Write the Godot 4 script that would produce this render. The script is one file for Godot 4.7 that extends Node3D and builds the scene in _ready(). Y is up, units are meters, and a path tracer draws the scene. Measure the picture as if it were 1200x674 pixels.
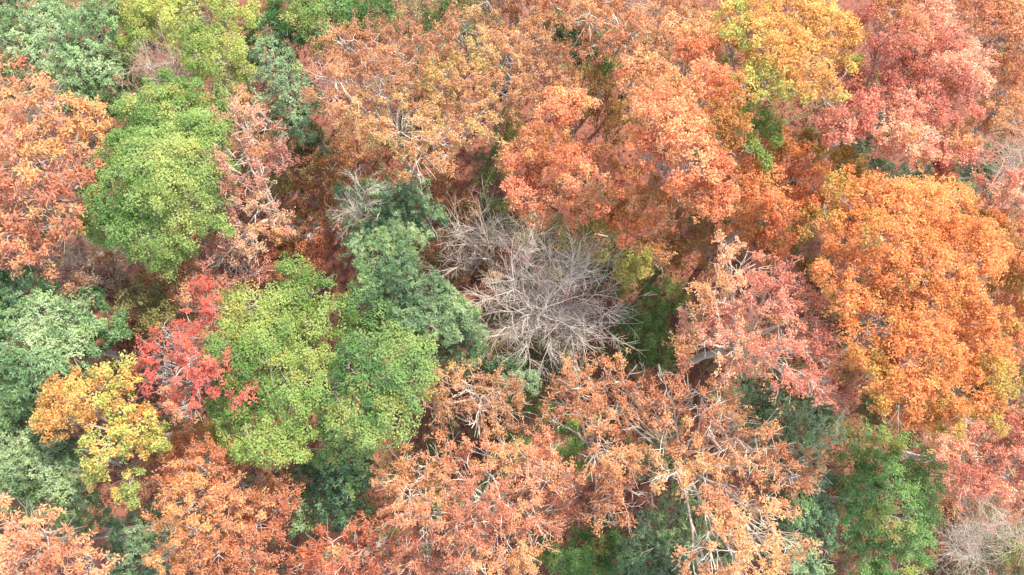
extends Node3D
# Autumn broadleaf wood seen from a drone, almost straight down. Units metres, y up, top of the picture is -z.

const PW := 1200.0
const PH := 674.0
const FOV := 38.0
const CAM := Vector3(0.0, 30.5, 3.6)
const PITCH := -80.0

var rng := RandomNumberGenerator.new()
var lay := FastNoiseLite.new()
var M := {}
var sprays := {}
var quad_index := PackedInt32Array()
var tri_total := 0
var wood_total := 0
var taken := {}

# ------------------------------------------------------------------ helpers

func ray_point(px: float, py: float, h: float) -> Vector3:
	# where the line of sight through a photo pixel reaches height h
	var t := tan(deg_to_rad(FOV) / 2.0)
	var d := Vector3((px - PW / 2.0) / (PH / 2.0) * t, -(py - PH / 2.0) / (PH / 2.0) * t, -1.0)
	d = Basis(Vector3.RIGHT, deg_to_rad(PITCH)) * d
	return CAM + d * ((h - CAM.y) / d.y)

func metres_per_pixel(h: float) -> float:
	return (CAM.y - h) / sin(deg_to_rad(-PITCH)) * tan(deg_to_rad(FOV) / 2.0) / (PH / 2.0)

func ground_y(x: float, z: float) -> float:
	return lay.get_noise_2d(x * 1.0, z * 1.0) * 0.9

func numbered(called: String) -> String:
	if not taken.has(called):
		taken[called] = 0
		return called
	taken[called] += 1
	return "%s_%03d" % [called, taken[called]]

func ball() -> Vector3:
	for i in 20:
		var v := Vector3(rng.randf_range(-1, 1), rng.randf_range(-1, 1), rng.randf_range(-1, 1))
		if v.length_squared() <= 1.0:
			return v
	return Vector3.UP * 0.5

func col(r: float, g: float, b: float) -> Color:
	# photo-like sRGB bytes to the linear value of the leaf itself
	var c := Color(r / 255.0, g / 255.0, b / 255.0).srgb_to_linear()
	if c.r > c.g:
		c.g *= 1.12
	else:
		c *= 0.98
	var grey := c.r * 0.3 + c.g * 0.6 + c.b * 0.1
	return c.lerp(Color(grey, grey, grey), 0.15)

func part(called: String, m: Mesh, mat: Material, parent: Node3D) -> MeshInstance3D:
	var o := MeshInstance3D.new()
	o.name = called
	o.mesh = m
	o.material_override = mat
	parent.add_child(o, true)
	return o

func thing(called: String, label: String, category: String, at: Vector3, group := "") -> Node3D:
	var o := Node3D.new()
	o.name = numbered(called)
	add_child(o)
	o.position = at
	o.set_meta("label", label)
	o.set_meta("category", category)
	if group:
		o.set_meta("group", group)
	return o

# a bag of triangles: vertices, colours, indices
class Bag:
	var v := PackedVector3Array()
	var n := PackedVector3Array()
	var i := PackedInt32Array()
	func tube(path: PackedVector3Array, r0: float, r1: float, sides: int) -> void:
		var last := path.size() - 1
		var first := v.size()
		var side := Vector3.ZERO
		for k in path.size():
			var d: Vector3 = (path[mini(k + 1, last)] - path[maxi(k - 1, 0)]).normalized()
			if side == Vector3.ZERO:
				side = d.cross(Vector3(0.31, 0.2, 0.93)).normalized()
			side = (side - d * side.dot(d)).normalized()
			var up := d.cross(side)
			var r := lerpf(r0, r1, float(k) / last)
			for s in sides:
				var a := TAU * s / sides
				var o := side * cos(a) + up * sin(a)
				v.append(path[k] + o * r)
				n.append(o)
		for k in last:
			for s in sides:
				var a := first + k * sides + s
				var b := first + k * sides + (s + 1) % sides
				i.append_array(PackedInt32Array([a, a + sides, b, b, a + sides, b + sides]))
		var tip := v.size()
		v.append(path[last])
		n.append((path[last] - path[last - 1]).normalized())
		for s in sides:
			i.append_array(PackedInt32Array([first + last * sides + s, tip, first + last * sides + (s + 1) % sides]))
	func mesh() -> ArrayMesh:
		var a := []
		a.resize(Mesh.ARRAY_MAX)
		a[Mesh.ARRAY_VERTEX] = v
		a[Mesh.ARRAY_NORMAL] = n
		a[Mesh.ARRAY_INDEX] = i
		var m := ArrayMesh.new()
		m.add_surface_from_arrays(Mesh.PRIMITIVE_TRIANGLES, a)
		return m

func bend(a: Vector3, b: Vector3, lift: Vector3, wob: float, steps: int) -> PackedVector3Array:
	# a crooked curve from a to b
	var path := PackedVector3Array()
	var mid := (a + b) * 0.5 + lift
	for k in steps + 1:
		var t := float(k) / steps
		var p := a.lerp(mid, t).lerp(mid.lerp(b, t), t)
		if k > 0 and k < steps:
			p += ball() * wob
		path.append(p)
	return path

# ------------------------------------------------------------------ leaves

func add_leaf(v: PackedVector3Array, p: Vector3, d: Vector3, up: Vector3, l: float, w: float, fold: float) -> void:
	var s := d.cross(up).normalized()
	var u := s.cross(d).normalized()
	var m := p + d * l * 0.48
	v.append(p)
	v.append(m + s * w * 0.5 + u * fold * w)
	v.append(p + d * l - u * fold * w * 0.8)
	v.append(m - s * w * 0.5 + u * fold * w)

func add_small(v: PackedVector3Array, p: Vector3, d: Vector3, up: Vector3, l: float, w: float) -> void:
	# a small leaf: one pointed face
	var s := d.cross(up).normalized()
	var m := p + d * l * rng.randf_range(0.2, 0.6)
	v.append(p - s * w * 0.35)
	v.append(m + s * w * 0.65)
	v.append(p + d * l)

func make_sprays() -> void:
	# each kind: several small groups of leaves as they sit on one twig tip; +y is outwards
	rng.seed = 77
	for kind in ["oak", "droop", "broad", "lace", "ever", "narrow", "star", "bush"]:
		var list := []
		for variant in 7:
			var v := PackedVector3Array()
			match kind:
				"oak":
					for k in 11:
						var p := ball() * Vector3(0.09, 0.05, 0.09)
						var d := (ball() * 0.8 + Vector3(p.x, -0.03, p.z) * 9.0).normalized()
						add_small(v, p, d, Vector3.UP + ball() * 0.6, rng.randf_range(0.07, 0.125), rng.randf_range(0.04, 0.06))
				"droop":
					for k in 6:
						var a := TAU * k / 6.0 + rng.randf_range(-0.5, 0.5)
						var d := Vector3(cos(a), rng.randf_range(-0.9, 0.15), sin(a)).normalized()
						add_leaf(v, d * 0.02 + ball() * 0.06, d, Vector3.UP + ball() * 0.4, rng.randf_range(0.12, 0.23), rng.randf_range(0.05, 0.075), 0.16)
				"broad":
					for k in 14:
						var p := ball() * 0.085
						var d := (ball() + Vector3(p.x, -0.1, p.z) * 6.0).normalized()
						add_small(v, p, d, Vector3.UP + ball() * 0.7, rng.randf_range(0.04, 0.08), rng.randf_range(0.035, 0.052))
				"lace":
					for k in 15:
						var p := ball() * Vector3(0.12, 0.035, 0.12)
						var d := (ball() * 0.7 + Vector3(p.x, -0.03, p.z) * 7.0).normalized()
						add_small(v, p, d, Vector3.UP + ball() * 0.5, rng.randf_range(0.04, 0.07), rng.randf_range(0.035, 0.052))
				"ever":
					for k in 14:
						var a := rng.randf() * TAU
						var p := ball() * 0.06
						var d := Vector3(cos(a), rng.randf_range(-0.35, 0.8), sin(a)).normalized()
						add_small(v, p, d, Vector3.UP + ball() * 0.3, rng.randf_range(0.055, 0.1), rng.randf_range(0.026, 0.036))
				"narrow":
					for k in 16:
						var a := rng.randf() * TAU
						var d := Vector3(cos(a), rng.randf_range(-0.6, 0.9), sin(a)).normalized()
						add_small(v, ball() * 0.055, d, Vector3.UP + ball() * 0.4, rng.randf_range(0.05, 0.09), rng.randf_range(0.018, 0.025))
				"star":
					for k in 7:
						var p := ball() * Vector3(0.13, 0.04, 0.13)
						var a := rng.randf() * TAU
						for f in 3:
							var d := Vector3(cos(a + f * 1.2), rng.randf_range(-0.5, -0.05), sin(a + f * 1.2)).normalized()
							add_small(v, p, d, Vector3.UP + ball() * 0.4, rng.randf_range(0.05, 0.08), 0.03)
				"bush":
					for k in 13:
						var p := ball() * 0.1
						var d := (ball() + Vector3.UP * 0.3).normalized()
						add_small(v, p, d, Vector3.UP + ball() * 0.6, rng.randf_range(0.04, 0.085), rng.randf_range(0.026, 0.042))
			list.append(v)
		sprays[kind] = list

class Leaves:
	var per := 3
	var v := PackedVector3Array()
	var c := PackedColorArray()

func tints(pal: Array, leaf_verts: int, per := 3) -> Array:
	# for each palette colour some ready arrays of leaf colours
	var out := []
	for p in pal.size():
		var some := []
		for k in 6:
			var a := PackedColorArray()
			for leaf in leaf_verts / per:
				var other: Color = pal[clampi(p + rng.randi_range(-1, 1), 0, pal.size() - 1)]
				var base: Color = pal[p]
				var q := base.lerp(other, rng.randf() * 0.6) * rng.randf_range(0.88, 1.12)
				q.a = 1.0
				for j in per:
					a.append(q)
			some.append(a)
		out.append(some)
	return out

func leaves_mesh(l: Leaves) -> ArrayMesh:
	var a := []
	a.resize(Mesh.ARRAY_MAX)
	a[Mesh.ARRAY_VERTEX] = l.v
	a[Mesh.ARRAY_COLOR] = l.c
	var need := l.v.size() / 4 * 6 if l.per == 4 else 0
	while quad_index.size() < need:
		var k := quad_index.size() / 6 * 4
		for more in 4000:
			quad_index.append_array(PackedInt32Array([k, k + 1, k + 2, k, k + 2, k + 3]))
			k += 4
	if l.per == 4:
		a[Mesh.ARRAY_INDEX] = quad_index.slice(0, need)
		tri_total += need / 3
	else:
		tri_total += l.v.size() / 3
	var m := ArrayMesh.new()
	m.add_surface_from_arrays(Mesh.PRIMITIVE_TRIANGLES, a)
	return m

# spray kind, clump radius, clump spacing, sprays per clump, squash of a clump, twigs per clump, material
var STYLE := {
	"oak":    {"s": "oak", "rc": 0.36, "gap": 0.42, "n": 13, "flat": 0.6, "tw": 3, "mat": "leaf", "size": 0.9},
	"droop":  {"s": "droop", "rc": 0.36, "gap": 0.42, "n": 9, "flat": 0.6, "tw": 3, "mat": "leaf", "size": 0.8},
	"broad":  {"s": "broad", "rc": 0.31, "gap": 0.39, "n": 17, "flat": 0.8, "tw": 1, "mat": "leaf", "size": 1.0},
	"thin":   {"s": "broad", "rc": 0.34, "gap": 0.42, "n": 14, "flat": 0.65, "tw": 3, "mat": "leaf", "size": 0.92},
	"lace":   {"s": "lace", "rc": 0.33, "gap": 0.39, "n": 14, "flat": 0.5, "tw": 1, "mat": "leaf", "size": 1.0},
	"ever":   {"s": "ever", "rc": 0.32, "gap": 0.39, "n": 15, "flat": 0.75, "tw": 1, "mat": "gloss", "size": 1.0},
	"narrow": {"s": "narrow", "rc": 0.29, "gap": 0.36, "n": 16, "flat": 0.9, "tw": 1, "mat": "gloss", "size": 1.05},
	"star":   {"s": "star", "rc": 0.34, "gap": 0.46, "n": 9, "flat": 0.5, "tw": 3, "mat": "leaf", "size": 0.9},
	"bush":   {"s": "bush", "rc": 0.28, "gap": 0.38, "n": 11, "flat": 0.7, "tw": 2, "mat": "leaf", "size": 1.0},
}

func tree(d: Dictionary) -> Node3D:
	var st: Dictionary = STYLE[d.k]
	rng.seed = hash(d.l)
	var dens: float = d.get("dens", 0.96)
	var top: float = d.top
	var dome: float = d.get("dome", 0.35)
	var squash: float = d.get("squash", 0.55 if d.k == "lace" else 0.8)
	# lobes in metres
	var mean := Vector2.ZERO
	var wsum := 0.0
	for q in d.lobes:
		mean += Vector2(q[0], q[1]) * q[2]
		wsum += q[2]
	mean /= wsum
	var spread := 1.0
	for q in d.lobes:
		spread = maxf(spread, mean.distance_to(Vector2(q[0], q[1])) + q[2])
	var lobes := []
	var foot := Vector3.ZERO
	for q in d.lobes:
		var trim := 0.93 if d.k == "broad" else 1.0
		var r: float = q[2] * trim * metres_per_pixel(top - 1.0)
		var far := mean.distance_to(Vector2(q[0], q[1])) / spread
		var h: float = top - r * squash - dome * top * 0.6 * far * far + (rng.randf_range(-0.4, 0.2) if d.k == "lace" else rng.randf_range(-0.95, 0.35))
		if q.size() > 3:
			h += q[3]
		var c := ray_point(q[0], q[1], h)
		r = q[2] * trim * metres_per_pixel(h)
		lobes.append([c, r, q[4] if q.size() > 4 else 0.0])
		foot += Vector3(c.x, 0, c.z) * r
	var rs := 0.0
	for q in lobes:
		rs += q[1]
	foot /= rs
	if d.has("foot"):
		var f: Array = d.foot
		foot = ray_point(f[0], f[1], 0.0)
	foot.y = ground_y(foot.x, foot.z)
	var root := thing(d.n, d.l, d.get("cat", "tree"), foot, d.get("g", d.n.replace("_", " ") + "s of the autumn wood"))
	for q in lobes:
		q[0] -= foot
	# wood
	var bark: Material = M[d.get("bark", "bark")]
	var girth: float = d.get("girth", 0.045 + 0.007 * top)
	var height := top - foot.y
	var fork := Vector3(rng.randf_range(-0.3, 0.3), height * d.get("fork", 0.42), rng.randf_range(-0.3, 0.3))
	var shrub: bool = d.get("shrub", false)
	if not shrub:
		var tb := Bag.new()
		var path := bend(Vector3(0, -0.25, 0), fork, ball() * 0.15, 0.05, 7)
		tb.tube(path, girth * 1.35, girth * 0.8, 9)
		for k in 5:
			var a := TAU * k / 5.0 + rng.randf() * 0.6
			tb.tube(bend(Vector3(0, 0.35, 0) + Vector3(cos(a), 0, sin(a)) * girth * 0.6, Vector3(cos(a), 0, sin(a)) * girth * 3.2 - Vector3(0, 0.12, 0), Vector3(0, -0.06, 0), 0.0, 3), girth * 0.55, girth * 0.2, 5)
		part("trunk", tb.mesh(), bark, root)
		tri_total += tb.i.size() / 3
	# crown
	var leaves := Leaves.new()
	leaves.per = 4 if st.s == "droop" else 3
	var shapes: Array = sprays[st.s]
	var tone := tints(d.pal, shapes[0].size(), leaves.per)
	var warm: bool = d.pal[1].r > d.pal[1].g
	var accent := tints(d.get("acc", ([col(196, 126, 80), col(212, 150, 92)] if d.pal[1].b > 0.075 else [col(176, 134, 60), col(192, 148, 66)]) if warm else ([col(100, 132, 66), col(124, 150, 78)] if st.mat == "gloss" else [col(150, 158, 68), col(168, 168, 74)])), shapes[0].size(), leaves.per)
	var drift := FastNoiseLite.new()
	drift.seed = rng.randi() % 10000
	drift.frequency = d.get("patch", 0.28)
	var gap: float = st.gap * d.get("gap", 1.0)
	# every lobe is a bough of smaller puffs
	var puffs := []
	for li in lobes.size():
		var r: float = lobes[li][1]
		var m := clampi(int(round(r * 7.5)), 3, 9)
		var turn := rng.randf() * TAU
		for k in m:
			var y := 1.0 - 1.0 * (k + rng.randf()) / m
			var a := turn + k * 2.399963 + rng.randf_range(-0.4, 0.4)
			var o := Vector3(cos(a) * sqrt(maxf(0, 1 - y * y)), y * squash, sin(a) * sqrt(maxf(0, 1 - y * y)))
			puffs.append([lobes[li][0] + o * r * rng.randf_range(0.5, 0.88), r * rng.randf_range(0.3, 0.56), li])
		for k in 2 if r > 0.4 else 1:
			# a shoot that sticks out of the outline
			var a := rng.randf() * TAU
			puffs.append([lobes[li][0] + Vector3(cos(a), rng.randf_range(-0.2, 0.7), sin(a)) * r * rng.randf_range(0.8, 1.05), r * rng.randf_range(0.18, 0.3), li])
	var rough: float = d.get("ragged", 1.0)
	for li in lobes.size():
		var c: Vector3 = lobes[li][0]
		var r: float = lobes[li][1]
		var wood := Bag.new()
		var hub: Vector3 = c - Vector3(0, r * squash * 0.3, 0)
		var start := fork
		if shrub:
			start = Vector3(rng.randf_range(-0.15, 0.15), -0.05, rng.randf_range(-0.15, 0.15))
		var limb := bend(start, hub, Vector3((start.x - hub.x) * 0.25, absf(hub.y - start.y) * 0.12, (start.z - hub.z) * 0.25) + ball() * 0.2, 0.07, 7)
		var ltone: float = lobes[li][2] + rng.randf_range(-0.2, 0.2)
		var thick: float = (0.018 if shrub else girth * 0.45)
		wood.tube(limb, thick, 0.011 if shrub else 0.024, 6)
		for pf in puffs:
			if pf[2] != li:
				continue
			var pc: Vector3 = pf[0]
			var pr: float = pf[1]
			var bough := bend(limb[rng.randi_range(5, 7)], pc + Vector3(0, pr * 0.3, 0), Vector3(0, rng.randf_range(0.0, 0.2), 0), 0.06, 4)
			wood.tube(bough, 0.019 if not shrub else 0.01, 0.011 if not shrub else 0.006, 5)
			var want := int(ceil(TAU * pr * pr * 1.15 / (gap * gap)))
			want = maxi(want, 3)
			var turn := rng.randf() * TAU
			var ptone := rng.randf_range(-0.13, 0.13)
			for k in want:
				var y := 1.0 - 1.15 * (k + rng.randf()) / want
				var a := turn + k * 2.399963 + rng.randf_range(-0.5, 0.5)
				var o := Vector3(cos(a) * sqrt(maxf(0, 1 - y * y)), y, sin(a) * sqrt(maxf(0, 1 - y * y)))
				var skin := 1.0 + rough * rng.randf_range(-0.25, 0.22)
				var p: Vector3 = pc + o * Vector3(pr, pr * 0.85, pr) * skin
				var inside := false
				for other in puffs:
					if other != pf and p.distance_to(other[0]) < other[1] * 0.78:
						inside = true
						break
				if inside or p.y < 0.15:
					continue
				var from: Vector3 = bough[rng.randi_range(2, 4)]
				if dens < 1.0 and drift.get_noise_3dv((p + foot) * 3.0) * 1.1 + rng.randf() > dens * 1.15:
					# a bare twig in the place of a clump
					if rng.randf() < 0.75:
						var bare := bend(from, p + (p - pc) * 0.35 + ball() * 0.1, Vector3(0, 0.08, 0), 0.04, 4)
						wood.tube(bare, 0.011, 0.004, 4)
						for w in 3:
							wood.tube(bend(bare[1 + w], bare[4] + ball() * 0.3, Vector3.ZERO, 0.03, 2), 0.008, 0.004, 3)
					continue
				var ends := [p]
				if st.tw > 1 or rng.randf() < 0.25:
					wood.tube(bend(from, p, Vector3(0, rng.randf_range(-0.05, 0.12), 0), 0.04, 3), 0.014 if not shrub else 0.009, 0.006, 4)
					for w in st.tw:
						var e: Vector3 = p + (o + ball() * 1.1).normalized() * st.rc * rng.randf_range(0.55, 1.35)
						wood.tube(bend(p, e, Vector3.ZERO, 0.0, 1), 0.007, 0.0035, 3)
						ends.append(e)
				var t0 := 0.5 + drift.get_noise_3dv(p + foot) * 1.2 + ptone + ltone + rng.randf_range(-0.1, 0.1)
				var turned: bool = drift.get_noise_3dv((p + foot) * 1.5 + Vector3(40, 0, 40)) > 0.27 or rng.randf() < 0.03
				var clump: float = minf(st.rc, pr * 0.75) * rng.randf_range(0.7, 1.15)
				var count := int(st.n * rng.randf_range(0.75, 1.25) * d.get("lush", 1.0) * 0.79)
				for s in count:
					var q := ball()
					q.y = absf(q.y) * 1.25 - 0.3
					var at: Vector3 = p + Vector3(q.x, q.y * st.flat, q.z) * clump
					if st.tw > 1:
						# strung along the twig and its side shoots
						var tip: Vector3 = ends[rng.randi() % ends.size()]
						at = p.lerp(tip, rng.randf_range(-0.15, 1.1)) + Vector3(q.x, q.y * st.flat, q.z) * 0.11
					var up := (o * 0.6 + Vector3.UP * 0.45 + Vector3(q.x, 0, q.z) * 0.55 + ball() * 0.5).normalized()
					var bx := up.cross(ball() + Vector3(0.01, 0, 0)).normalized()
					var size: float = st.size * rng.randf_range(0.8, 1.2) * d.get("leaf", 1.0) * 1.05
					var t := Transform3D(Basis(bx, up, bx.cross(up)) * size, at)
					var moved: PackedVector3Array = t * (shapes[rng.randi() % 7] as PackedVector3Array)
					leaves.v.append_array(moved)
					var band := clampi(int((t0 + rng.randf_range(-0.14, 0.14)) * tone.size()), 0, tone.size() - 1)
					leaves.c.append_array((accent[band % 2] if turned and rng.randf() < 0.75 else tone[band])[rng.randi() % 6])
		part("stem" if shrub else "limb", wood.mesh(), bark, root)
		tri_total += wood.i.size() / 3
		wood_total += wood.i.size() / 3
	var crown := part("foliage" if shrub else "crown", leaves_mesh(leaves), M[d.get("mat", st.mat)], root)
	crown.set_meta("kind", "stuff")
	return root

func branching(b: Bag, p: Vector3, dir: Vector3, length: float, r: float, depth: int, rise: float, twigs: int) -> void:
	var path := PackedVector3Array([p])
	var q := p
	var w := dir
	var steps := 5 if depth > 1 else 3
	for k in steps:
		w = (w + ball() * 0.26 + Vector3.UP * rise).normalized()
		q += w * length / steps
		path.append(q)
	b.tube(path, r, maxf(r * 0.4, 0.0022), 6 if depth > 2 else (4 if depth > 0 else 3))
	if depth == 0:
		return
	for k in twigs:
		var t := 0.25 + 0.75 * (k + rng.randf()) / twigs
		var s := clampi(int(t * steps), 1, steps)
		var d: Vector3 = (path[s] - path[s - 1]).normalized()
		var off := d.cross(ball()).normalized()
		branching(b, path[s].lerp(path[s - 1], rng.randf() * 0.6), (d * 0.75 + off * rng.randf_range(0.45, 0.95)).normalized(), length * rng.randf_range(0.42, 0.68), maxf(r * (1.0 - t * 0.55) * 0.6, 0.003), depth - 1, rise * 0.8, twigs)

func bare_tree(d: Dictionary) -> Node3D:
	rng.seed = hash(d.l)
	var c := ray_point(d.at[0], d.at[1], d.fork)
	var foot := Vector3(c.x, 0, c.z)
	foot.y = ground_y(foot.x, foot.z)
	var root := thing(d.n, d.l, d.get("cat", "tree"), foot, d.get("g", d.n.replace("_", " ") + "s of the autumn wood"))
	var bark: Material = M[d.get("bark", "pale")]
	var fork := Vector3(0, d.fork - foot.y, 0)
	var g: float = d.girth
	if d.fork > 0.6:
		var tb := Bag.new()
		tb.tube(bend(Vector3(0.15, -0.25, 0.2), fork, ball() * 0.1, 0.04, 6), g * 1.3, g, 9)
		part("trunk", tb.mesh(), bark, root)
	for q in d.limbs:
		var e := ray_point(q[0], q[1], q[2]) - foot
		var b := Bag.new()
		var stem := fork + Vector3(rng.randf_range(-0.12, 0.12), rng.randf_range(-1.0, 0.1) * minf(d.fork * 0.3, 1.0), rng.randf_range(-0.12, 0.12))
		var path := bend(stem, e, Vector3((stem.x - e.x) * 0.2, 0.35, (stem.z - e.z) * 0.2) + ball() * 0.35, 0.13, 8)
		b.tube(path, g * rng.randf_range(0.35, 0.55), g * 0.1, 6)
		var ln := fork.distance_to(e)
		for k in d.get("subs", 11):
			var t := rng.randf_range(0.25, 1.0)
			var s := clampi(int(t * 8), 2, 8)
			var dd: Vector3 = (path[s] - path[s - 1]).normalized()
			var off := dd.cross(ball()).normalized()
			branching(b, path[s], (dd * 0.8 + off * rng.randf_range(0.3, 0.9)).normalized(), ln * rng.randf_range(0.24, 0.48), g * 0.2 * (1.15 - t * 0.6), 2, d.get("rise", 0.05), 4)
		part("limb", b.mesh(), bark, root)
		tri_total += b.i.size() / 3
	return root

# ------------------------------------------------------------------ materials

func leaf_material(rough: float, through: float, spec: float) -> StandardMaterial3D:
	var m := StandardMaterial3D.new()
	m.vertex_color_use_as_albedo = true
	m.roughness = rough
	m.metallic_specular = spec
	m.cull_mode = BaseMaterial3D.CULL_DISABLED
	m.backlight_enabled = true
	m.backlight = Color(through, through, through)
	return m

func noise_texture(ramp: Array, freq: float, sd: int, octaves := 5) -> NoiseTexture2D:
	var n := FastNoiseLite.new()
	n.seed = sd
	n.frequency = freq
	n.fractal_octaves = octaves
	var t := NoiseTexture2D.new()
	t.width = 512
	t.height = 512
	t.seamless = true
	t.noise = n
	var g := Gradient.new()
	var offs := PackedFloat32Array()
	var cols := PackedColorArray()
	for k in ramp.size():
		offs.append(float(k) / (ramp.size() - 1))
		cols.append(ramp[k])
	g.offsets = offs
	g.colors = cols
	t.color_ramp = g
	return t

func bark_material(a: Color, b: Color) -> StandardMaterial3D:
	var m := StandardMaterial3D.new()
	m.albedo_texture = noise_texture([a, a.lerp(b, 0.4), b], 0.03, 5)
	m.uv1_triplanar = true
	m.uv1_scale = Vector3(3.0, 0.8, 3.0)
	m.roughness = 0.9
	return m

func make_materials() -> void:
	M.leaf = leaf_material(0.6, 0.98, 0.4)
	M.gloss = leaf_material(0.48, 0.62, 0.45)
	M.bark = bark_material(Color8(122, 112, 106), Color8(182, 172, 166))
	M.pale = bark_material(Color8(160, 147, 134), Color8(202, 189, 174))
	M.dark = bark_material(Color8(70, 58, 50), Color8(112, 98, 88))
	var g := StandardMaterial3D.new()
	g.albedo_texture = noise_texture([Color8(58, 36, 30), Color8(98, 58, 46), Color8(126, 76, 60), Color8(92, 72, 52)], 0.02, 9)
	g.uv1_triplanar = true
	g.uv1_world_triplanar = true
	g.uv1_scale = Vector3(0.35, 0.35, 0.35)
	g.heightmap_enabled = true
	g.heightmap_texture = noise_texture([Color.BLACK, Color.WHITE], 0.08, 12)
	g.heightmap_scale = 4.0
	g.roughness = 1.0
	M.ground = g

# ------------------------------------------------------------------ scene

func _ready() -> void:
	# camera
	var cam := Camera3D.new()
	cam.name = "camera"
	cam.fov = FOV
	cam.position = CAM
	cam.rotation_degrees = Vector3(PITCH, 0, 0)
	cam.far = 400.0
	add_child(cam)
	# sky and exposure
	var env := Environment.new()
	env.background_mode = Environment.BG_SKY
	var sm := ProceduralSkyMaterial.new()
	sm.sky_top_color = Color(0.66, 0.73, 0.82)
	sm.sky_horizon_color = Color(0.90, 0.90, 0.90)
	sm.sky_curve = 0.2
	sm.sky_energy_multiplier = 1.15
	sm.ground_bottom_color = Color(0.22, 0.17, 0.12)
	sm.ground_horizon_color = Color(0.55, 0.52, 0.48)
	var sky := Sky.new()
	sky.sky_material = sm
	env.sky = sky
	env.tonemap_mode = Environment.TONE_MAPPER_LINEAR
	env.tonemap_exposure = 2.9
	env.sdfgi_enabled = true
	env.ssao_enabled = true
	env.ssil_enabled = true
	var we := WorldEnvironment.new()
	we.name = "environment"
	we.environment = env
	add_child(we)
	# sun: from the top of the picture and a little from the right
	var sun := DirectionalLight3D.new()
	sun.name = "sun"
	sun.light_energy = 1.45
	sun.light_color = Color(1.0, 0.95, 0.88)
	sun.light_angular_distance = 2.0
	sun.shadow_enabled = true
	add_child(sun)
	sun.look_at_from_position(Vector3(0.55, 1.0, -0.72), Vector3.ZERO)

	lay.seed = 4
	lay.frequency = 0.05
	make_materials()
	make_sprays()
	build_ground()
	build_trees()
	build_understory()
	print("triangles ", tri_total, " wood ", wood_total)

func build_ground() -> void:
	var b := Bag.new()
	var n := 80
	var half := 60.0
	for j in n + 1:
		for i in n + 1:
			var x := -half + 2.0 * half * i / n
			var z := -half + 2.0 * half * j / n
			b.v.append(Vector3(x, ground_y(x, z), z))
			b.n.append(Vector3(ground_y(x - 0.2, z) - ground_y(x + 0.2, z), 0.4, ground_y(x, z - 0.2) - ground_y(x, z + 0.2)).normalized())
	for j in n:
		for i in n:
			var a := j * (n + 1) + i
			b.i.append_array(PackedInt32Array([a, a + 1, a + n + 1, a + 1, a + n + 2, a + n + 1]))
	var o := part("ground", b.mesh(), M.ground, self)
	o.set_meta("kind", "structure")
	# fallen leaves
	rng.seed = 31
	var l := Leaves.new()
	l.per = 4
	var pal := [col(96, 52, 42), col(120, 60, 46), col(140, 78, 56), col(150, 98, 66), col(110, 84, 60), col(132, 52, 48), col(86, 56, 44)]
	for k in 34000:
		var x := rng.randf_range(-21, 21)
		var z := rng.randf_range(-13, 12)
		var p := Vector3(x, ground_y(x, z) + rng.randf_range(0.012, 0.06), z)
		var a := rng.randf() * TAU
		add_leaf(l.v, p, Vector3(cos(a), rng.randf_range(-0.15, 0.3), sin(a)).normalized(), Vector3.UP + ball() * 0.6, rng.randf_range(0.09, 0.17), rng.randf_range(0.05, 0.085), 0.2)
		var c: Color = pal[rng.randi() % pal.size()] * rng.randf_range(0.7, 1.25)
		c.a = 1.0
		for j in 4:
			l.c.append(c)
	var f := part("fallen_leaves", leaves_mesh(l), M.leaf, self)
	f.set_meta("kind", "stuff")
	f.set_meta("label", "red brown leaf litter covering the forest floor between the trees")
	f.set_meta("category", "fallen leaves")
	# seedlings, ferns and bamboo grass in drifts
	var u := Leaves.new()
	var greens := [[col(92, 120, 56), col(110, 134, 64)], [col(124, 118, 68), col(138, 128, 74)], [col(84, 122, 58), col(104, 140, 68)], [col(146, 98, 72), col(128, 124, 68)]]
	var drift := FastNoiseLite.new()
	drift.seed = 21
	drift.frequency = 0.16
	var some := []
	for g in greens:
		some.append(tints(g, sprays.bush[0].size()))
	for k in 16000:
		var x := rng.randf_range(-21, 21)
		var z := rng.randf_range(-13, 12)
		var w := drift.get_noise_2d(x, z)
		if w + rng.randf_range(-0.15, 0.15) < -0.12:
			continue
		var which := clampi(int((drift.get_noise_2d(x * 0.7 + 90, z * 0.7) * 1.3 + 0.5 + rng.randf_range(-0.12, 0.12)) * 4), 0, 3)
		var h := rng.randf() * (0.25 + maxf(w, 0) * 1.6)
		var up := (Vector3.UP + ball() * 0.7).normalized()
		var bx := up.cross(ball() + Vector3(0.01, 0, 0)).normalized()
		var t := Transform3D(Basis(bx, up, bx.cross(up)) * rng.randf_range(1.0, 1.9), Vector3(x, ground_y(x, z) + 0.06 + h, z))
		u.v.append_array(t * (sprays.bush[rng.randi() % 7] as PackedVector3Array))
		u.c.append_array(some[which][rng.randi() % 2][rng.randi() % 6])
	var uo := part("undergrowth", leaves_mesh(u), M.leaf, self)
	uo.set_meta("kind", "stuff")
	uo.set_meta("label", "low green and olive ground cover growing through the leaf litter")
	uo.set_meta("category", "undergrowth")

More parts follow.
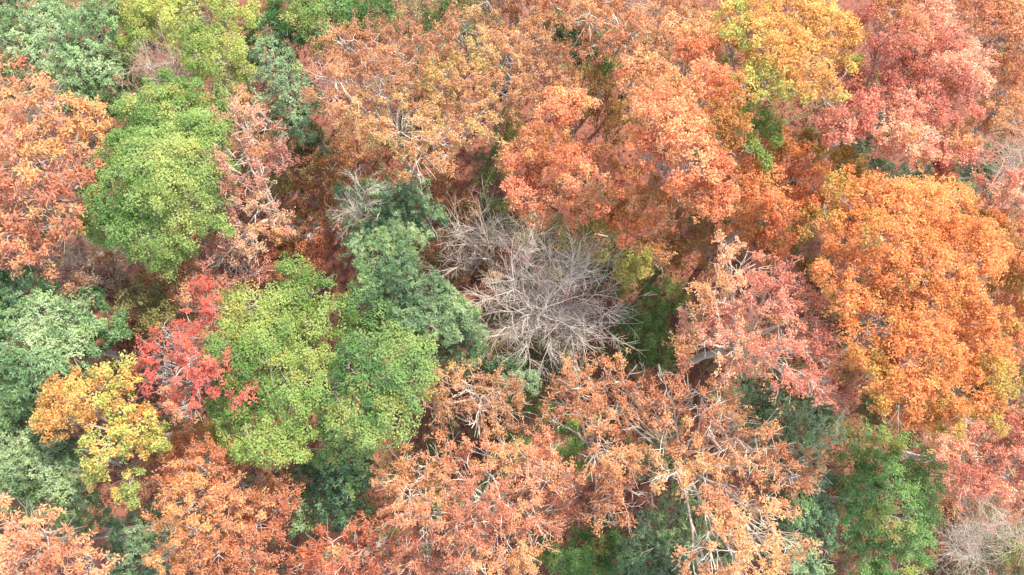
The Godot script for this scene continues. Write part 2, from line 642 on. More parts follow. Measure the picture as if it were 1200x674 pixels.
func build_trees() -> void:
	# palettes, leaf colours from darkest to lightest tone
	var sage := [col(74, 108, 58), col(94, 126, 70), col(116, 144, 86), col(136, 158, 102)]
	var teal := [col(66, 98, 60), col(84, 114, 70), col(104, 132, 86), col(122, 146, 100)]
	var deep := [col(72, 100, 58), col(90, 118, 68), col(112, 136, 84), col(132, 152, 98)]
	var mid := [col(62, 104, 44), col(84, 128, 54), col(110, 150, 66), col(136, 168, 80)]
	var lime := [col(102, 138, 56), col(124, 154, 64), col(144, 166, 74), col(164, 178, 84)]
	var yelgreen := [col(118, 142, 54), col(140, 158, 62), col(160, 170, 70), col(182, 178, 76)]
	var gold := [col(212, 144, 70), col(220, 160, 78), col(224, 174, 86), col(220, 182, 90), col(178, 172, 80)]
	var orange := [col(170, 112, 44), col(204, 112, 52), col(218, 122, 68), col(224, 136, 88), col(226, 152, 84)]
	var amber := [col(184, 150, 62), col(206, 138, 58), col(216, 126, 58), col(222, 130, 64), col(226, 138, 76), col(228, 150, 78)]
	var coral := [col(176, 108, 50), col(206, 114, 72), col(220, 128, 92), col(224, 138, 104), col(230, 168, 108)]
	var salmon := [col(190, 104, 84), col(212, 122, 100), col(222, 138, 114), col(228, 152, 126), col(230, 166, 128)]
	var pink := [col(176, 104, 90), col(198, 122, 104), col(208, 142, 120), col(204, 154, 120)]
	var tan_ := [col(172, 110, 74), col(194, 128, 86), col(210, 146, 98), col(216, 160, 104), col(202, 162, 90)]
	var red := [col(198, 82, 66), col(216, 98, 78), col(228, 116, 90), col(230, 134, 98)]
	var rust := [col(176, 102, 64), col(194, 118, 74), col(206, 132, 86), col(212, 146, 98)]
	var T := [
		# ---- top edge, left to right
		{"n": "evergreen_tree", "l": "grey-green glossy evergreen above the orange oak with drooping leaves", "k": "ever", "pal": sage, "top": 8.6, "lobes": [[30, 15, 48], [75, 45, 44], [40, 75, 40], [95, 90, 40], [118, 30, 36], [125, 75, 30], [110, 115, 30], [-30, 20, 45], [60, -30, 40]]},
		{"n": "maple_tree", "l": "yellow-green maple with a patch of bare grey twigs in its crown", "k": "lace", "pal": yelgreen, "top": 8.6, "lobes": [[262, 98, 16], [172, 22, 36], [215, 12, 40], [262, 22, 40], [255, 62, 34], [282, 80, 18], [160, 48, 22], [220, -30, 40], [225, 50, 22]]},
		{"n": "leafy_tree", "l": "fresh green leafy tree with yellow flecks behind the dark teal evergreen", "k": "lace", "pal": mid, "top": 7.4, "lobes": [[345, 8, 34], [385, 12, 38], [425, 14, 32], [368, 38, 28], [390, -30, 40]]},
		{"n": "evergreen_tree", "l": "dark teal evergreen squeezed between the yellow-green maple and the tan oak", "k": "ever", "pal": teal, "top": 7.2, "lobes": [[356, 150, 18], [322, 50, 30], [330, 85, 36], [308, 98, 26], [346, 120, 30], [338, 150, 20], [300, 60, 22]]},
		{"n": "oak_tree", "l": "thin tan oak with pale twigs beside the pale beige shrub", "k": "thin", "pal": tan_, "top": 9.0, "dens": 0.64, "bark": "pale", "lobes": [[418, 62, 34], [395, 108, 32], [448, 88, 38], [482, 66, 34], [425, 140, 26], [468, 160, 36], [502, 186, 34], [455, 130, 30], [520, 150, 26], [395, 75, 22]]},
		{"n": "oak_tree", "l": "tan and amber oak with full rounded tips between thin oak and coral maple", "k": "thin", "pal": tan_, "top": 8.4, "dens": 0.72, "lobes": [[548, 58, 38], [592, 62, 36], [640, 78, 36], [570, 104, 38], [528, 110, 32], [608, 100, 28], [552, 150, 26], [660, 98, 20]]},
		{"n": "leafy_tree", "l": "small orange treetop growing over the dark green thicket", "k": "thin", "pal": tan_, "top": 8.2, "dens": 0.85, "lobes": [[572, 6, 32], [608, 22, 28], [600, -22, 34]]},
		{"n": "leafy_tree", "l": "sparse orange-tan tree with grey twigs beyond the coral-orange maple", "k": "thin", "pal": rust, "top": 8.2, "dens": 0.64, "bark": "pale", "lobes": [[690, 18, 36], [732, 10, 36], [735, 50, 32], [775, 26, 28], [690, 55, 22], [720, -30, 40], [790, -5, 28], [650, 5, 22]]},
		{"n": "maple_tree", "l": "golden yellow maple rising between the orange and the salmon trees", "k": "broad", "pal": gold, "top": 10.4, "lush": 1.0, "acc": [col(196, 184, 84), col(156, 168, 78)], "lobes": [[878, 28, 40], [930, 16, 42], [972, 42, 38], [918, 72, 44], [885, 98, 34], [950, 98, 36], [992, 68, 22], [852, 42, 22], [920, -30, 44]]},
		{"n": "cherry_tree", "l": "large salmon-pink tree with ragged tips beside the golden yellow maple", "k": "broad", "pal": salmon, "top": 10.2, "dens": 0.84, "lobes": [[1035, 30, 44], [1088, 48, 46], [1122, 88, 38], [1050, 92, 44], [1092, 128, 42], [1015, 140, 34], [1060, 158, 38], [1112, 168, 28], [1102, 198, 18], [982, 148, 26], [1060, -25, 46], [1000, 100, 28]]},
		{"n": "leafy_tree", "l": "pale apricot tree behind the large salmon-pink tree", "k": "broad", "pal": [col(200, 124, 86), col(216, 142, 100), col(222, 156, 116), col(220, 166, 124)], "top": 9.0, "lobes": [[1148, 12, 36], [1188, 44, 40], [1180, 88, 28], [1215, 10, 40], [1150, -30, 36]]},
		{"n": "leafy_tree", "l": "russet-orange tree growing low beside the pale apricot tree", "k": "thin", "pal": rust, "top": 7.6, "dens": 0.85, "lobes": [[1168, 124, 30], [1192, 150, 28], [1146, 152, 22], [1222, 120, 30]]},
		# ---- left edge
		{"n": "oak_tree", "l": "big orange oak with long drooping leaves and grey branches showing", "k": "droop", "pal": [col(190, 104, 74), col(212, 122, 88), col(222, 138, 102), col(222, 150, 82)], "top": 9.6, "dens": 0.72, "gap": 0.95, "bark": "bark", "leaf": 0.88, "lobes": [[14, 96, 34], [52, 136, 40], [95, 160, 36], [28, 185, 42], [86, 200, 34], [48, 238, 38], [16, 285, 34], [72, 262, 28], [112, 140, 18], [-30, 140, 44], [-30, 230, 44], [60, 300, 20]]},
		{"n": "maple_tree", "l": "bright green layered maple standing beside the big drooping orange oak", "k": "lace", "dens": 1.0, "pal": [col(112, 146, 62), col(132, 160, 72), col(150, 172, 82), col(166, 178, 86)], "top": 9.3, "lobes": [[240, 158, 28], [246, 128, 22], [105, 265, 18], [168, 132, 26], [200, 112, 26], [126, 205, 24], [118, 238, 22], [252, 212, 26], [188, 205, 46], [150, 235, 44], [232, 245, 42], [185, 272, 40], [182, 150, 38], [228, 185, 42], [135, 270, 26], [222, 125, 28], [160, 180, 30], [210, 300, 20]]},
		{"n": "maple_tree", "l": "slim pink-red maple leaning along the bright green layered maple", "k": "thin", "pal": pink, "top": 8.9, "dens": 0.78, "bark": "pale", "lobes": [[275, 112, 18], [268, 140, 24], [296, 160, 28], [312, 192, 26], [284, 205, 26], [300, 240, 28], [292, 280, 26], [262, 300, 20], [322, 272, 16]]},
		{"n": "maple_tree", "l": "sparse coral maple with forked pale stem above the red maple", "k": "star", "pal": pink, "top": 8.0, "dens": 0.42, "bark": "pale", "lobes": [[250, 318, 24], [285, 325, 24], [240, 345, 20], [270, 350, 22]]},
		{"n": "evergreen_tree", "l": "large sage-green evergreen with pale glossy leaves beside the golden tree", "k": "ever", "pal": sage, "top": 8.0, "leaf": 1.15, "lobes": [[40, 358, 42], [88, 380, 38], [28, 415, 46], [72, 425, 34], [128, 385, 24], [15, 465, 44], [-25, 380, 44], [5, 340, 26], [100, 410, 24]]},
		{"n": "evergreen_tree", "l": "green evergreen low under the golden tree near the pale-leaved oak", "k": "ever", "pal": deep, "top": 7.0, "lobes": [[45, 530, 40], [62, 568, 36], [92, 592, 26], [22, 560, 34], [25, 505, 34], [-25, 540, 40], [80, 545, 26]]},
		{"n": "maple_tree", "l": "golden yellow tree overlapping the large sage-green evergreen", "k": "broad", "pal": [col(212, 136, 66), col(218, 152, 74), col(220, 166, 80), col(204, 174, 84), col(150, 164, 78)], "top": 8.8, "dens": 0.93, "lush": 0.8, "acc": [col(196, 184, 84), col(156, 168, 78)], "lobes": [[82, 474, 34], [122, 462, 38], [58, 488, 18], [150, 496, 32], [128, 530, 28], [180, 518, 24], [150, 572, 22], [112, 552, 16], [145, 440, 18]]},
		{"n": "maple_tree", "l": "vivid red sparse maple with bare pale branches reaching out", "k": "star", "pal": red, "top": 9.0, "dens": 0.54, "bark": "bark", "lush": 0.9, "lobes": [[222, 425, 22], [256, 430, 16], [180, 420, 16], [240, 345, 14], [222, 480, 16], [192, 408, 24], [232, 392, 22], [212, 446, 30], [244, 452, 24], [184, 440, 20], [204, 484, 22], [284, 460, 14], [248, 366, 12]]},
		{"n": "oak_tree", "l": "rusty orange dense oak between the golden tree and the bottom red-orange tree", "k": "oak", "pal": [col(176, 98, 64), col(200, 116, 74), col(212, 132, 86), col(216, 146, 80)], "top": 8.0, "leaf": 0.8, "lush": 1.3, "lobes": [[226, 514, 16], [240, 558, 34], [290, 572, 36], [322, 600, 26], [250, 606, 42], [218, 630, 32], [290, 636, 38], [214, 540, 18], [240, 665, 34], [285, 685, 34]]},
		{"n": "oak_tree", "l": "peach-coloured oak with very long leaves over the brown litter gap", "k": "droop", "pal": [col(206, 122, 84), col(220, 138, 98), col(226, 154, 112)], "top": 9.4, "dens": 0.86, "gap": 0.92, "leaf": 0.85, "lobes": [[14, 618, 32], [54, 632, 30], [20, 662, 34], [66, 664, 26], [108, 662, 20], [-30, 640, 40], [40, 700, 34]]},
		{"n": "evergreen_tree", "l": "small dark teal evergreen beside the rusty orange dense oak", "k": "ever", "pal": teal, "top": 5.6, "lobes": [[152, 622, 26], [178, 645, 28], [140, 655, 24], [190, 612, 18], [165, 690, 28]]},
		# ---- middle
		{"n": "maple_tree", "l": "bright lime-green rounded maple with lacy layers beside the red maple", "k": "lace", "pal": lime, "top": 8.7, "lobes": [[298, 368, 34], [348, 352, 38], [388, 372, 30], [278, 412, 36], [320, 420, 40], [352, 460, 36], [288, 470, 38], [335, 500, 40], [280, 505, 26], [368, 412, 30, -0.8]]},
		{"n": "maple_tree", "l": "mid-green tree with yellowish top touching the lime-green maple", "k": "lace", "pal": [col(86, 126, 60), col(106, 144, 70), col(128, 158, 80), col(150, 170, 84)], "top": 8.9, "lobes": [[440, 382, 36], [475, 412, 32], [428, 432, 38], [468, 455, 34], [410, 480, 36], [450, 495, 32], [395, 520, 32, -0.5], [490, 430, 18]]},
		{"n": "evergreen_tree", "l": "shaded blue-green evergreen at the foot of the mid-green tree", "k": "ever", "pal": teal, "top": 6.6, "lobes": [[398, 555, 34], [372, 590, 30], [425, 560, 26], [400, 600, 22], [360, 560, 20]]},
		{"n": "evergreen_tree", "l": "tall dark green evergreen with narrow leaves next to the leafless tree", "k": "narrow", "pal": deep, "top": 8.8, "lush": 1.2, "lobes": [[448, 298, 34], [488, 330, 40], [450, 340, 32], [515, 372, 36], [540, 405, 28], [488, 375, 28], [475, 290, 24], [548, 372, 22]]},
		{"n": "evergreen_tree", "l": "blue-green evergreen under dead grey twigs behind the narrow-leaved evergreen", "k": "narrow", "pal": teal, "top": 7.0, "lobes": [[412, 245, 26], [445, 235, 26], [480, 245, 30], [505, 262, 24], [430, 268, 24], [460, 262, 24]]},
		{"n": "maple_tree", "l": "coral-orange maple with bright pale tips between tan oak and orange maple", "k": "broad", "pal": coral, "top": 9.2, "lobes": [[648, 136, 28], [676, 130, 22], [618, 190, 32], [658, 188, 34], [702, 185, 28], [640, 228, 38], [690, 222, 30], [606, 225, 18], [718, 248, 24], [728, 210, 20], [672, 252, 22]]},
		{"n": "maple_tree", "l": "large coral-orange maple with piled lobes left of the golden yellow maple", "k": "broad", "pal": [col(176, 116, 46), col(204, 108, 58), col(220, 124, 78), col(226, 138, 98), col(232, 164, 108)], "top": 11.4, "lobes": [[762, 98, 38], [808, 62, 38], [832, 108, 38], [782, 145, 40], [842, 152, 36], [802, 195, 40], [752, 178, 30], [768, 245, 36], [822, 232, 32], [742, 270, 24], [832, 190, 26]]},
		{"n": "maple_tree", "l": "orange maple with coral tips in front of the golden yellow maple", "k": "broad", "pal": orange, "top": 9.2, "lobes": [[898, 184, 36], [938, 216, 36], [880, 228, 36], [916, 258, 32], [862, 262, 28], [955, 245, 22], [900, 290, 22], [870, 195, 24]]},
		{"n": "maple_tree", "l": "largest deep orange maple with a broad dense dome and golden lower edge", "k": "broad", "pal": amber, "top": 10.8, "patch": 0.2, "dome": 0.22, "acc": [col(190, 140, 56), col(214, 126, 62)], "lobes": [[1062, 476, 30, 0.0, -0.6], [1116, 490, 26, 0.0, -0.6], [1152, 482, 24, 0.0, -0.5], [1028, 440, 32, 0.0, -0.35], [1085, 488, 22, 0.0, -0.6], [1000, 240, 42, 0.0, 0.4], [1058, 246, 46, 0.0, 0.4], [1108, 250, 40], [1128, 298, 44], [1030, 295, 44, 0.0, 0.4], [985, 335, 36, 0.0, 0.4], [1045, 350, 46, 0.0, 0.4], [1105, 352, 46], [1015, 400, 42], [1075, 412, 46], [1132, 410, 42], [1050, 450, 34, 0.0, -0.35], [1110, 466, 36], [1155, 455, 30, 0.0, -0.35], [1158, 380, 30], [1070, 300, 36], [980, 285, 28, 0.0, 0.4]]},
		{"n": "maple_tree", "l": "orange maple wedged against the largest deep orange maple on its right flank", "k": "broad", "pal": orange, "top": 9.6, "lobes": [[1172, 285, 36], [1195, 330, 38], [1225, 290, 40], [1182, 370, 28], [1160, 262, 20], [1225, 360, 34]]},
		{"n": "maple_tree", "l": "small coral maple with grey branch above the orange maples", "k": "thin", "pal": salmon, "top": 8.6, "dens": 0.8, "bark": "pale", "lobes": [[1162, 228, 22], [1195, 232, 26], [1225, 225, 28]]},
		{"n": "cherry_tree", "l": "pink-coral cherry with a fan of pale branches beside the deep orange maple", "k": "thin", "pal": salmon, "top": 10.2, "dens": 0.68, "bark": "pale", "lobes": [[858, 325, 34], [900, 342, 34], [826, 380, 32], [868, 395, 36], [928, 372, 32], [915, 420, 32], [955, 410, 26], [945, 450, 26], [985, 465, 22], [812, 400, 20], [835, 345, 22]]},
		# ---- bottom
		{"n": "oak_tree", "l": "wide orange oak with hanging leaf tufts and bare limbs over dark evergreens", "k": "oak", "pal": [col(178, 104, 68), col(202, 124, 80), col(214, 140, 92), col(220, 154, 96)], "top": 9.2, "dens": 0.5, "leaf": 0.85, "bark": "pale", "lush": 0.9, "lobes": [[735, 448, 34], [785, 462, 36], [830, 478, 32], [868, 512, 32], [912, 545, 32], [942, 560, 18], [825, 548, 36], [878, 590, 36], [790, 560, 26], [845, 625, 38], [900, 640, 34], [880, 680, 36], [820, 665, 30], [770, 505, 30], [690, 452, 28]]},
		{"n": "oak_tree", "l": "narrow orange oak bough hanging over a bright green shrub beside the wide oak", "k": "oak", "pal": [col(178, 104, 68), col(202, 124, 80), col(214, 140, 92), col(220, 154, 96)], "top": 8.4, "dens": 0.58, "leaf": 0.85, "bark": "pale", "lush": 0.9, "lobes": [[668, 462, 26], [705, 490, 28], [700, 535, 24], [725, 575, 28], [702, 605, 24], [735, 540, 22], [650, 490, 18]]},
		{"n": "oak_tree", "l": "salmon-orange oak with many pale twigs left of the wide orange oak", "k": "oak", "pal": [col(176, 98, 70), col(200, 114, 82), col(212, 130, 94), col(218, 146, 98)], "top": 8.6, "dens": 0.62, "leaf": 0.75, "lush": 1.15, "bark": "pale", "lobes": [[478, 560, 32], [522, 545, 34], [575, 545, 34], [622, 540, 32], [560, 590, 40], [612, 592, 36], [502, 605, 34], [560, 640, 38], [612, 640, 32], [652, 560, 24], [640, 610, 26], [490, 650, 28], [545, 690, 36]]},
		{"n": "oak_tree", "l": "small thin tan oak with yellowish leaf tufts next to the mid-green tree", "k": "oak", "pal": tan_, "top": 8.0, "dens": 0.48, "leaf": 0.75, "bark": "pale", "lobes": [[530, 452, 28], [560, 475, 30], [598, 488, 24], [505, 478, 20], [585, 455, 18]]},
		{"n": "oak_tree", "l": "red-orange tree of small leaves beside the salmon-orange oak with pale twigs", "k": "oak", "pal": [col(170, 82, 54), col(198, 100, 62), col(212, 118, 70)], "top": 7.2, "leaf": 0.75, "dens": 0.85, "bark": "pale", "lobes": [[395, 655, 32], [432, 640, 28], [360, 672, 26], [450, 670, 26], [400, 695, 30]]},
		{"n": "evergreen_tree", "l": "soft grey-green evergreen between the pink-coral cherry and the wide orange oak", "k": "ever", "pal": deep, "top": 7.9, "lobes": [[900, 475, 36], [938, 505, 34], [905, 525, 32], [935, 548, 26], [870, 470, 26], [958, 478, 20]]},
		{"n": "evergreen_tree", "l": "dark blue-green evergreen standing under the right end of the wide orange oak", "k": "ever", "pal": teal, "top": 6.9, "lobes": [[955, 570, 20], [925, 590, 32], [945, 625, 28], [895, 620, 28], [930, 660, 30], [960, 600, 16]]},
		{"n": "evergreen_tree", "l": "grey-green evergreen beneath the middle of the wide orange oak", "k": "ever", "pal": deep, "top": 6.6, "lobes": [[770, 640, 34], [805, 600, 30], [790, 675, 32], [745, 665, 26], [830, 650, 24], [765, 540, 24]]},
		{"n": "evergreen_tree", "l": "tiny blue-green evergreen top between the thin tan oak and leafless tree", "k": "ever", "pal": teal, "top": 6.6, "lobes": [[600, 440, 24], [580, 430, 16], [615, 455, 16]]},
		{"n": "young_tree", "l": "green young tree with feathery tips rising beside the deep orange maple", "k": "bush", "pal": [col(76, 124, 58), col(94, 142, 66), col(112, 156, 76), col(130, 164, 86)], "top": 6.2, "lush": 1.5, "dens": 1.0, "lobes": [[1020, 548, 34], [1060, 552, 30], [1045, 590, 36], [1075, 605, 24], [1005, 585, 26], [1050, 640, 32], [1010, 630, 30], [1080, 575, 16], [1030, 670, 28]]},
		{"n": "maple_tree", "l": "coral maple with one silvery dead branch beside the dark hollow", "k": "thin", "pal": salmon, "top": 8.0, "dens": 0.9, "lush": 1.3, "bark": "pale", "lobes": [[1128, 525, 32], [1168, 535, 38], [1195, 565, 30], [1102, 522, 20], [1222, 530, 36], [1140, 560, 20], [1190, 510, 24]]},
		{"n": "young_tree", "l": "yellow-green young tree glimpsed under the large coral-orange maple", "k": "lace", "pal": yelgreen, "top": 9.0, "lobes": [[862, 140, 22], [895, 200, 16], [875, 150, 28], [868, 120, 22], [850, 95, 18], [890, 175, 20]]},
		{"n": "young_tree", "l": "olive-yellow young tree under the coral maples above the leafless tree", "k": "lace", "pal": [col(120, 118, 54), col(150, 140, 60), col(176, 158, 72)], "top": 7.0, "dens": 0.9, "lobes": [[705, 290, 28], [735, 305, 24], [675, 275, 24], [690, 250, 24], [840, 250, 24], [830, 215, 22]]},
		{"n": "young_tree", "l": "orange-brown young tree standing between pink-red maple and blue-green evergreen", "k": "thin", "pal": [col(150, 92, 44), col(186, 108, 56), col(196, 124, 66)], "top": 5.6, "dens": 0.85, "lobes": [[378, 200, 24], [392, 240, 26], [366, 265, 24], [345, 300, 20], [365, 230, 20]]},
		{"n": "evergreen_tree", "l": "dark green evergreen in the hollow beneath the large salmon-pink tree", "k": "ever", "pal": deep, "top": 5.6, "lobes": [[1045, 205, 26], [1085, 214, 22], [1005, 182, 22], [1122, 214, 20], [1150, 205, 18]]},
		{"n": "young_tree", "l": "olive-gold young tree between salmon-pink tree and deep orange maple", "k": "broad", "pal": [col(150, 128, 50), col(180, 136, 56), col(196, 144, 66)], "top": 7.4, "lobes": [[985, 196, 24], [962, 178, 20], [1008, 212, 18], [940, 165, 16]]},
		{"n": "young_tree", "l": "rusty young tree below the gap of the two orange maples", "k": "thin", "pal": [col(160, 104, 48), col(188, 116, 58), col(180, 140, 60)], "top": 6.6, "lobes": [[800, 272, 26], [835, 290, 22], [765, 295, 20], [850, 225, 22], [790, 300, 16]]},
		{"n": "young_tree", "l": "fresh green young tree between grey-green evergreen and yellow-green maple", "k": "lace", "pal": mid, "top": 6.6, "lobes": [[142, 72, 22], [150, 100, 22], [165, 128, 20], [135, 125, 18], [130, 160, 18]]},
		{"n": "young_tree", "l": "dull orange young tree under the sparse orange-tan tree", "k": "thin", "pal": tan_, "top": 6.2, "lobes": [[765, 62, 22], [800, 20, 22], [640, 30, 20], [820, 35, 18]]},
	]
	for d in T:
		tree(d)
	# leafless trees
	bare_tree({"n": "bare_tree", "l": "leafless grey tree with a wide fan of fine twigs amid coloured crowns", "at": [630, 372], "fork": 4.8, "girth": 0.068, "subs": 17, "rise": 0.0, "limbs": [[592, 322, 7.8], [560, 345, 7.2], [572, 395, 6.8], [608, 418, 6.8], [655, 425, 6.6], [698, 412, 7.0], [722, 378, 7.0], [668, 320, 7.8], [640, 288, 7.6], [612, 290, 7.6], [642, 360, 7.8], [680, 385, 7.4], [706, 345, 7.2], [610, 372, 7.4], [690, 300, 7.0]]})
	bare_tree({"n": "bare_tree", "l": "smaller leafless tree of pinkish twigs leaning beside the wide leafless tree", "at": [572, 300], "fork": 3.6, "girth": 0.07, "subs": 9, "limbs": [[525, 318, 6.4], [552, 275, 6.6], [580, 262, 6.8], [545, 255, 6.4], [600, 285, 6.4], [528, 272, 6.0]]})
	bare_tree({"n": "bare_tree", "l": "silvery bare tree tangled in the yellow-green maple", "at": [200, 110], "fork": 5.4, "girth": 0.07, "subs": 9, "limbs": [[185, 72, 8.2], [222, 60, 8.4], [175, 100, 7.8], [240, 82, 8.0], [262, 88, 7.8], [210, 90, 8.2]]})
	bare_tree({"n": "bare_tree", "l": "dead grey branches hanging over the blue-green evergreen", "at": [420, 262], "fork": 6.0, "girth": 0.05, "subs": 8, "limbs": [[408, 242, 7.6], [425, 230, 7.8], [440, 215, 8.0]]})
	bare_tree({"n": "bare_tree", "l": "pale bare tree against dark shade beside the small coral maple", "at": [1182, 200], "fork": 5.5, "girth": 0.06, "subs": 9, "limbs": [[1170, 175, 8.4], [1198, 172, 8.4], [1165, 200, 8.0], [1200, 195, 8.0]]})
	bare_tree({"n": "bare_tree", "l": "silvery dead branch tree poking out of the lower coral maple", "at": [1152, 560], "fork": 5.4, "girth": 0.045, "subs": 6, "limbs": [[1130, 572, 6.8], [1152, 590, 6.8], [1160, 550, 7.2]]})

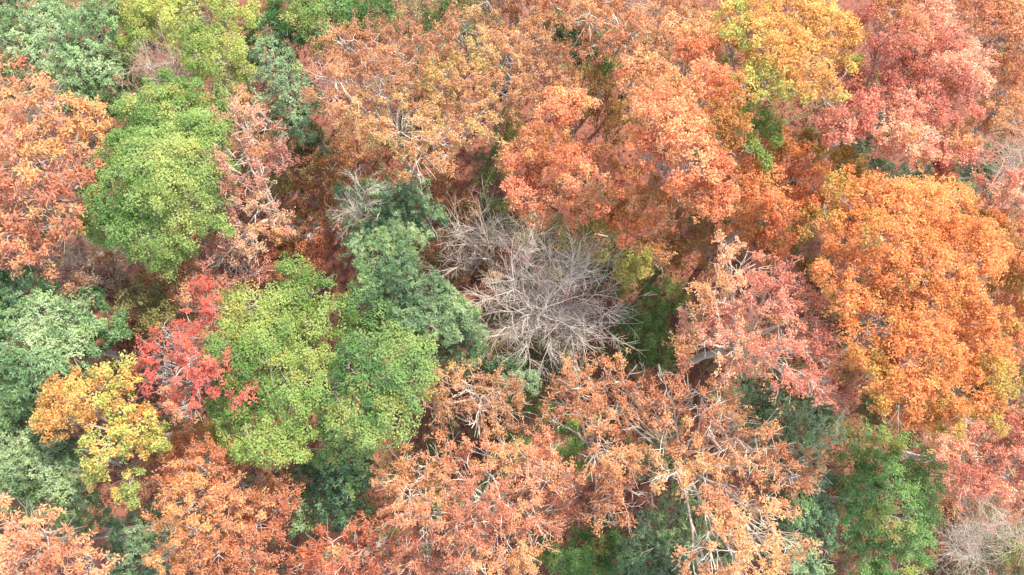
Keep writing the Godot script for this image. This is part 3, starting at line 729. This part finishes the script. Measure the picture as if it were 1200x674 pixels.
func build_understory() -> void:
	var S := [
		{"n": "shrub", "l": "pale beige seeding shrub behind the thin tan oak", "pal": [col(176, 158, 120), col(200, 184, 140), col(186, 150, 130)], "top": 6.0, "lobes": [[462, 18, 24], [490, 6, 22], [475, -20, 28]]},
		{"n": "shrub", "l": "brown fern thicket in the hollow below the coral maple", "pal": [col(134, 96, 70), col(150, 112, 80), col(120, 116, 70)], "top": 1.4, "lobes": [[1105, 585, 24], [1130, 600, 22], [1092, 615, 20], [1160, 590, 20], [1190, 605, 18], [1100, 650, 18]]},
		{"n": "shrub", "l": "red sapling beside the orange-brown young tree", "pal": [col(140, 70, 56), col(168, 90, 68), col(180, 112, 80)], "top": 5.2, "lobes": [[322, 318, 20], [345, 328, 18], [330, 298, 16], [372, 300, 18], [395, 285, 16]]},
		{"n": "shrub", "l": "brick-red sapling under the thin tan oak beside the blue-green evergreen", "pal": [col(150, 78, 64), col(168, 94, 72), col(176, 118, 80)], "top": 4.4, "lobes": [[522, 218, 22], [545, 238, 18], [498, 222, 18], [440, 190, 20], [415, 178, 18]]},
		{"n": "shrub", "l": "olive sapling in the gap left of the coral-orange maple", "pal": [col(96, 116, 58), col(118, 130, 68), col(138, 132, 76)], "top": 4.8, "lobes": [[585, 252, 20], [570, 232, 18], [588, 165, 20], [575, 190, 18], [600, 145, 16]]},
		{"n": "shrub", "l": "brownish-pink shrub between red maple and rusty dense oak", "pal": [col(146, 92, 76), col(170, 112, 90), col(164, 122, 88)], "top": 5.0, "lobes": [[205, 520, 18], [225, 535, 16], [190, 545, 16]]},
		{"n": "shrub", "l": "russet shrub between the pink-coral cherry and the deep orange maple", "pal": [col(132, 84, 54), col(160, 104, 62), col(150, 118, 64)], "top": 5.6, "lobes": [[965, 350, 20], [955, 320, 18], [975, 390, 18], [985, 430, 18], [940, 300, 18]]},
		{"n": "shrub", "l": "dark green thicket below the small orange treetop", "pal": [col(78, 110, 54), col(96, 126, 62), col(112, 132, 72)], "top": 4.4, "lobes": [[520, 22, 28], [540, 0, 24], [560, 45, 18]]},
		{"n": "shrub", "l": "green shrub in the gap between amber oak and sparse orange-tan tree", "pal": [col(54, 92, 50), col(74, 112, 58), col(94, 128, 70)], "top": 6.2, "lobes": [[668, 45, 24], [690, 70, 26], [712, 88, 18], [650, 118, 20]]},
		{"n": "shrub", "l": "amber shrub under the gap of the coral-orange maples", "pal": [col(150, 104, 44), col(180, 130, 52), col(160, 140, 56)], "top": 7.0, "lobes": [[700, 112, 24], [716, 150, 22], [738, 140, 16]]},
		{"n": "shrub", "l": "olive shrub in the clearing below the bright green layered maple", "pal": [col(112, 104, 56), col(136, 126, 66), col(150, 130, 80)], "top": 7.2, "lobes": [[225, 345, 18], [215, 320, 18], [190, 338, 26], [160, 350, 22], [205, 365, 24], [180, 372, 18]]},
		{"n": "shrub", "l": "pinkish-brown twiggy shrub below the drooping orange oak", "pal": [col(140, 92, 80), col(164, 116, 100), col(158, 130, 104)], "top": 7.4, "lobes": [[150, 340, 18], [90, 325, 16], [112, 335, 24], [135, 325, 18], [98, 345, 18], [120, 308, 16]]},
		{"n": "shrub", "l": "crimson shrub at the edge of the lime-green maple", "pal": [col(150, 56, 58), col(176, 72, 70), col(186, 90, 80)], "top": 4.0, "lobes": [[282, 345, 18], [262, 372, 16]]},
		{"n": "shrub", "l": "red-brown low shrub beside the large sage-green evergreen", "pal": [col(124, 62, 52), col(146, 78, 62), col(150, 98, 72)], "top": 5.0, "lobes": [[155, 405, 20], [150, 430, 16], [172, 390, 16]]},
		{"n": "shrub", "l": "olive-green shrub among red litter near orange-brown young tree", "pal": [col(90, 92, 48), col(112, 110, 58), col(126, 118, 66)], "top": 5.0, "lobes": [[345, 190, 18], [350, 175, 22], [340, 215, 20], [362, 160, 18]]},
		{"n": "shrub", "l": "khaki shrub showing through the leafless tree's fine twigs", "pal": [col(122, 110, 72), col(146, 132, 84), col(160, 142, 100)], "top": 3.6, "lobes": [[650, 290, 30], [620, 270, 24], [675, 310, 24], [560, 320, 20]]},
		{"n": "shrub", "l": "reddish shrub under the left twigs of the leafless tree", "pal": [col(124, 66, 56), col(144, 84, 68), col(130, 98, 70)], "top": 3.4, "lobes": [[552, 300, 18], [590, 400, 20], [560, 340, 14]]},
		{"n": "shrub", "l": "green shrub beneath the lower twigs of the leafless tree", "pal": [col(72, 92, 54), col(94, 112, 66), col(110, 124, 78)], "top": 2.8, "lobes": [[630, 420, 24], [655, 435, 20], [600, 420, 14]]},
		{"n": "shrub", "l": "green ground thicket right of the leafless tree", "pal": [col(84, 124, 54), col(104, 142, 62), col(122, 152, 74)], "top": 3.0, "lush": 1.3, "lobes": [[765, 350, 32], [790, 375, 26], [745, 385, 26], [770, 400, 24]]},
		{"n": "shrub", "l": "brownish shrub at the foot of the pink-coral cherry", "pal": [col(124, 108, 66), col(140, 122, 76), col(112, 122, 64)], "top": 1.8, "lobes": [[770, 420, 22], [735, 415, 18], [700, 425, 14]]},
		{"n": "shrub", "l": "bright green shrub under the narrow orange oak bough", "pal": [col(74, 122, 48), col(98, 146, 62), col(120, 158, 76)], "top": 3.6, "lush": 1.3, "lobes": [[690, 640, 30], [715, 655, 26], [668, 655, 22], [672, 530, 24], [680, 500, 20]]},
		{"n": "shrub", "l": "green shrub visible through gaps of the salmon-orange oak", "pal": [col(76, 116, 50), col(100, 138, 62), col(118, 150, 74)], "top": 3.8, "lush": 1.2, "lobes": [[575, 575, 24], [600, 520, 22], [640, 630, 22], [620, 480, 18], [520, 590, 18]]},
		{"n": "shrub", "l": "yellow-flecked shrub below the lime-green rounded maple", "pal": [col(128, 132, 52), col(160, 160, 60), col(184, 176, 72)], "top": 5.2, "lobes": [[264, 516, 18], [232, 498, 12], [272, 525, 12]]},
		{"n": "shrub", "l": "olive shrub hanging beneath golden edge of the deep orange maple", "pal": [col(104, 104, 58), col(126, 122, 66), col(140, 130, 80)], "top": 4.4, "lobes": [[1010, 490, 22], [1030, 475, 20], [1000, 512, 16]]},
		{"n": "shrub", "l": "rust-red low shrub in the dark hollow behind the feathery green young tree", "pal": [col(150, 76, 62), col(170, 94, 74)], "top": 1.2, "lobes": [[1055, 505, 24], [1080, 515, 20]]},
		{"n": "shrub", "l": "brown fern patch left of the feathery green young tree", "pal": [col(126, 94, 68), col(142, 110, 76), col(110, 118, 66)], "top": 1.4, "lobes": [[985, 580, 22], [975, 610, 22], [990, 640, 20]]},
		{"n": "shrub", "l": "dry olive shrub among grey bare stems beside the young tree", "pal": [col(120, 116, 86), col(140, 134, 100), col(154, 142, 116)], "top": 2.8, "lobes": [[1165, 650, 28], [1190, 640, 24], [1140, 660, 22], [1210, 670, 26]]},
		{"n": "shrub", "l": "brown-grey twiggy undergrowth between the rusty oak and red-orange tree", "pal": [col(124, 88, 76), col(142, 104, 88), col(128, 106, 80)], "top": 2.6, "dens": 0.8, "lobes": [[348, 635, 22], [365, 615, 18], [340, 660, 18]]},
	]
	for s in S:
		s.merge({"k": "bush", "shrub": true, "cat": "shrub", "bark": "dark", "g": "undergrowth shrubs", "dome": 0.3})
		tree(s)
	bare_tree({"n": "bare_shrub", "l": "grey leafless shrub of many upright stems near the dark hollow", "cat": "shrub", "at": [1125, 645], "fork": 0.3, "girth": 0.035, "subs": 8, "rise": 0.1, "limbs": [[1110, 620, 3.2], [1130, 610, 3.4], [1145, 620, 3.4], [1100, 650, 3.0], [1120, 650, 3.6], [1140, 655, 3.4], [1160, 625, 3.2]]})
	bare_tree({"n": "bare_shrub", "l": "grey leafless shrub behind the dry olive shrub", "cat": "shrub", "at": [1180, 625], "fork": 0.3, "girth": 0.03, "subs": 8, "rise": 0.1, "limbs": [[1170, 605, 3.4], [1190, 600, 3.4], [1198, 620, 3.4], [1180, 640, 3.6]]})
	bare_tree({"n": "bare_shrub", "l": "pinkish leafless shrub in the clearing below the drooping orange oak", "cat": "shrub", "at": [118, 322], "fork": 0.3, "girth": 0.03, "subs": 8, "rise": 0.1, "limbs": [[105, 305, 3.8], [125, 300, 4.0], [135, 318, 3.8], [95, 325, 3.6], [115, 330, 3.8]]})
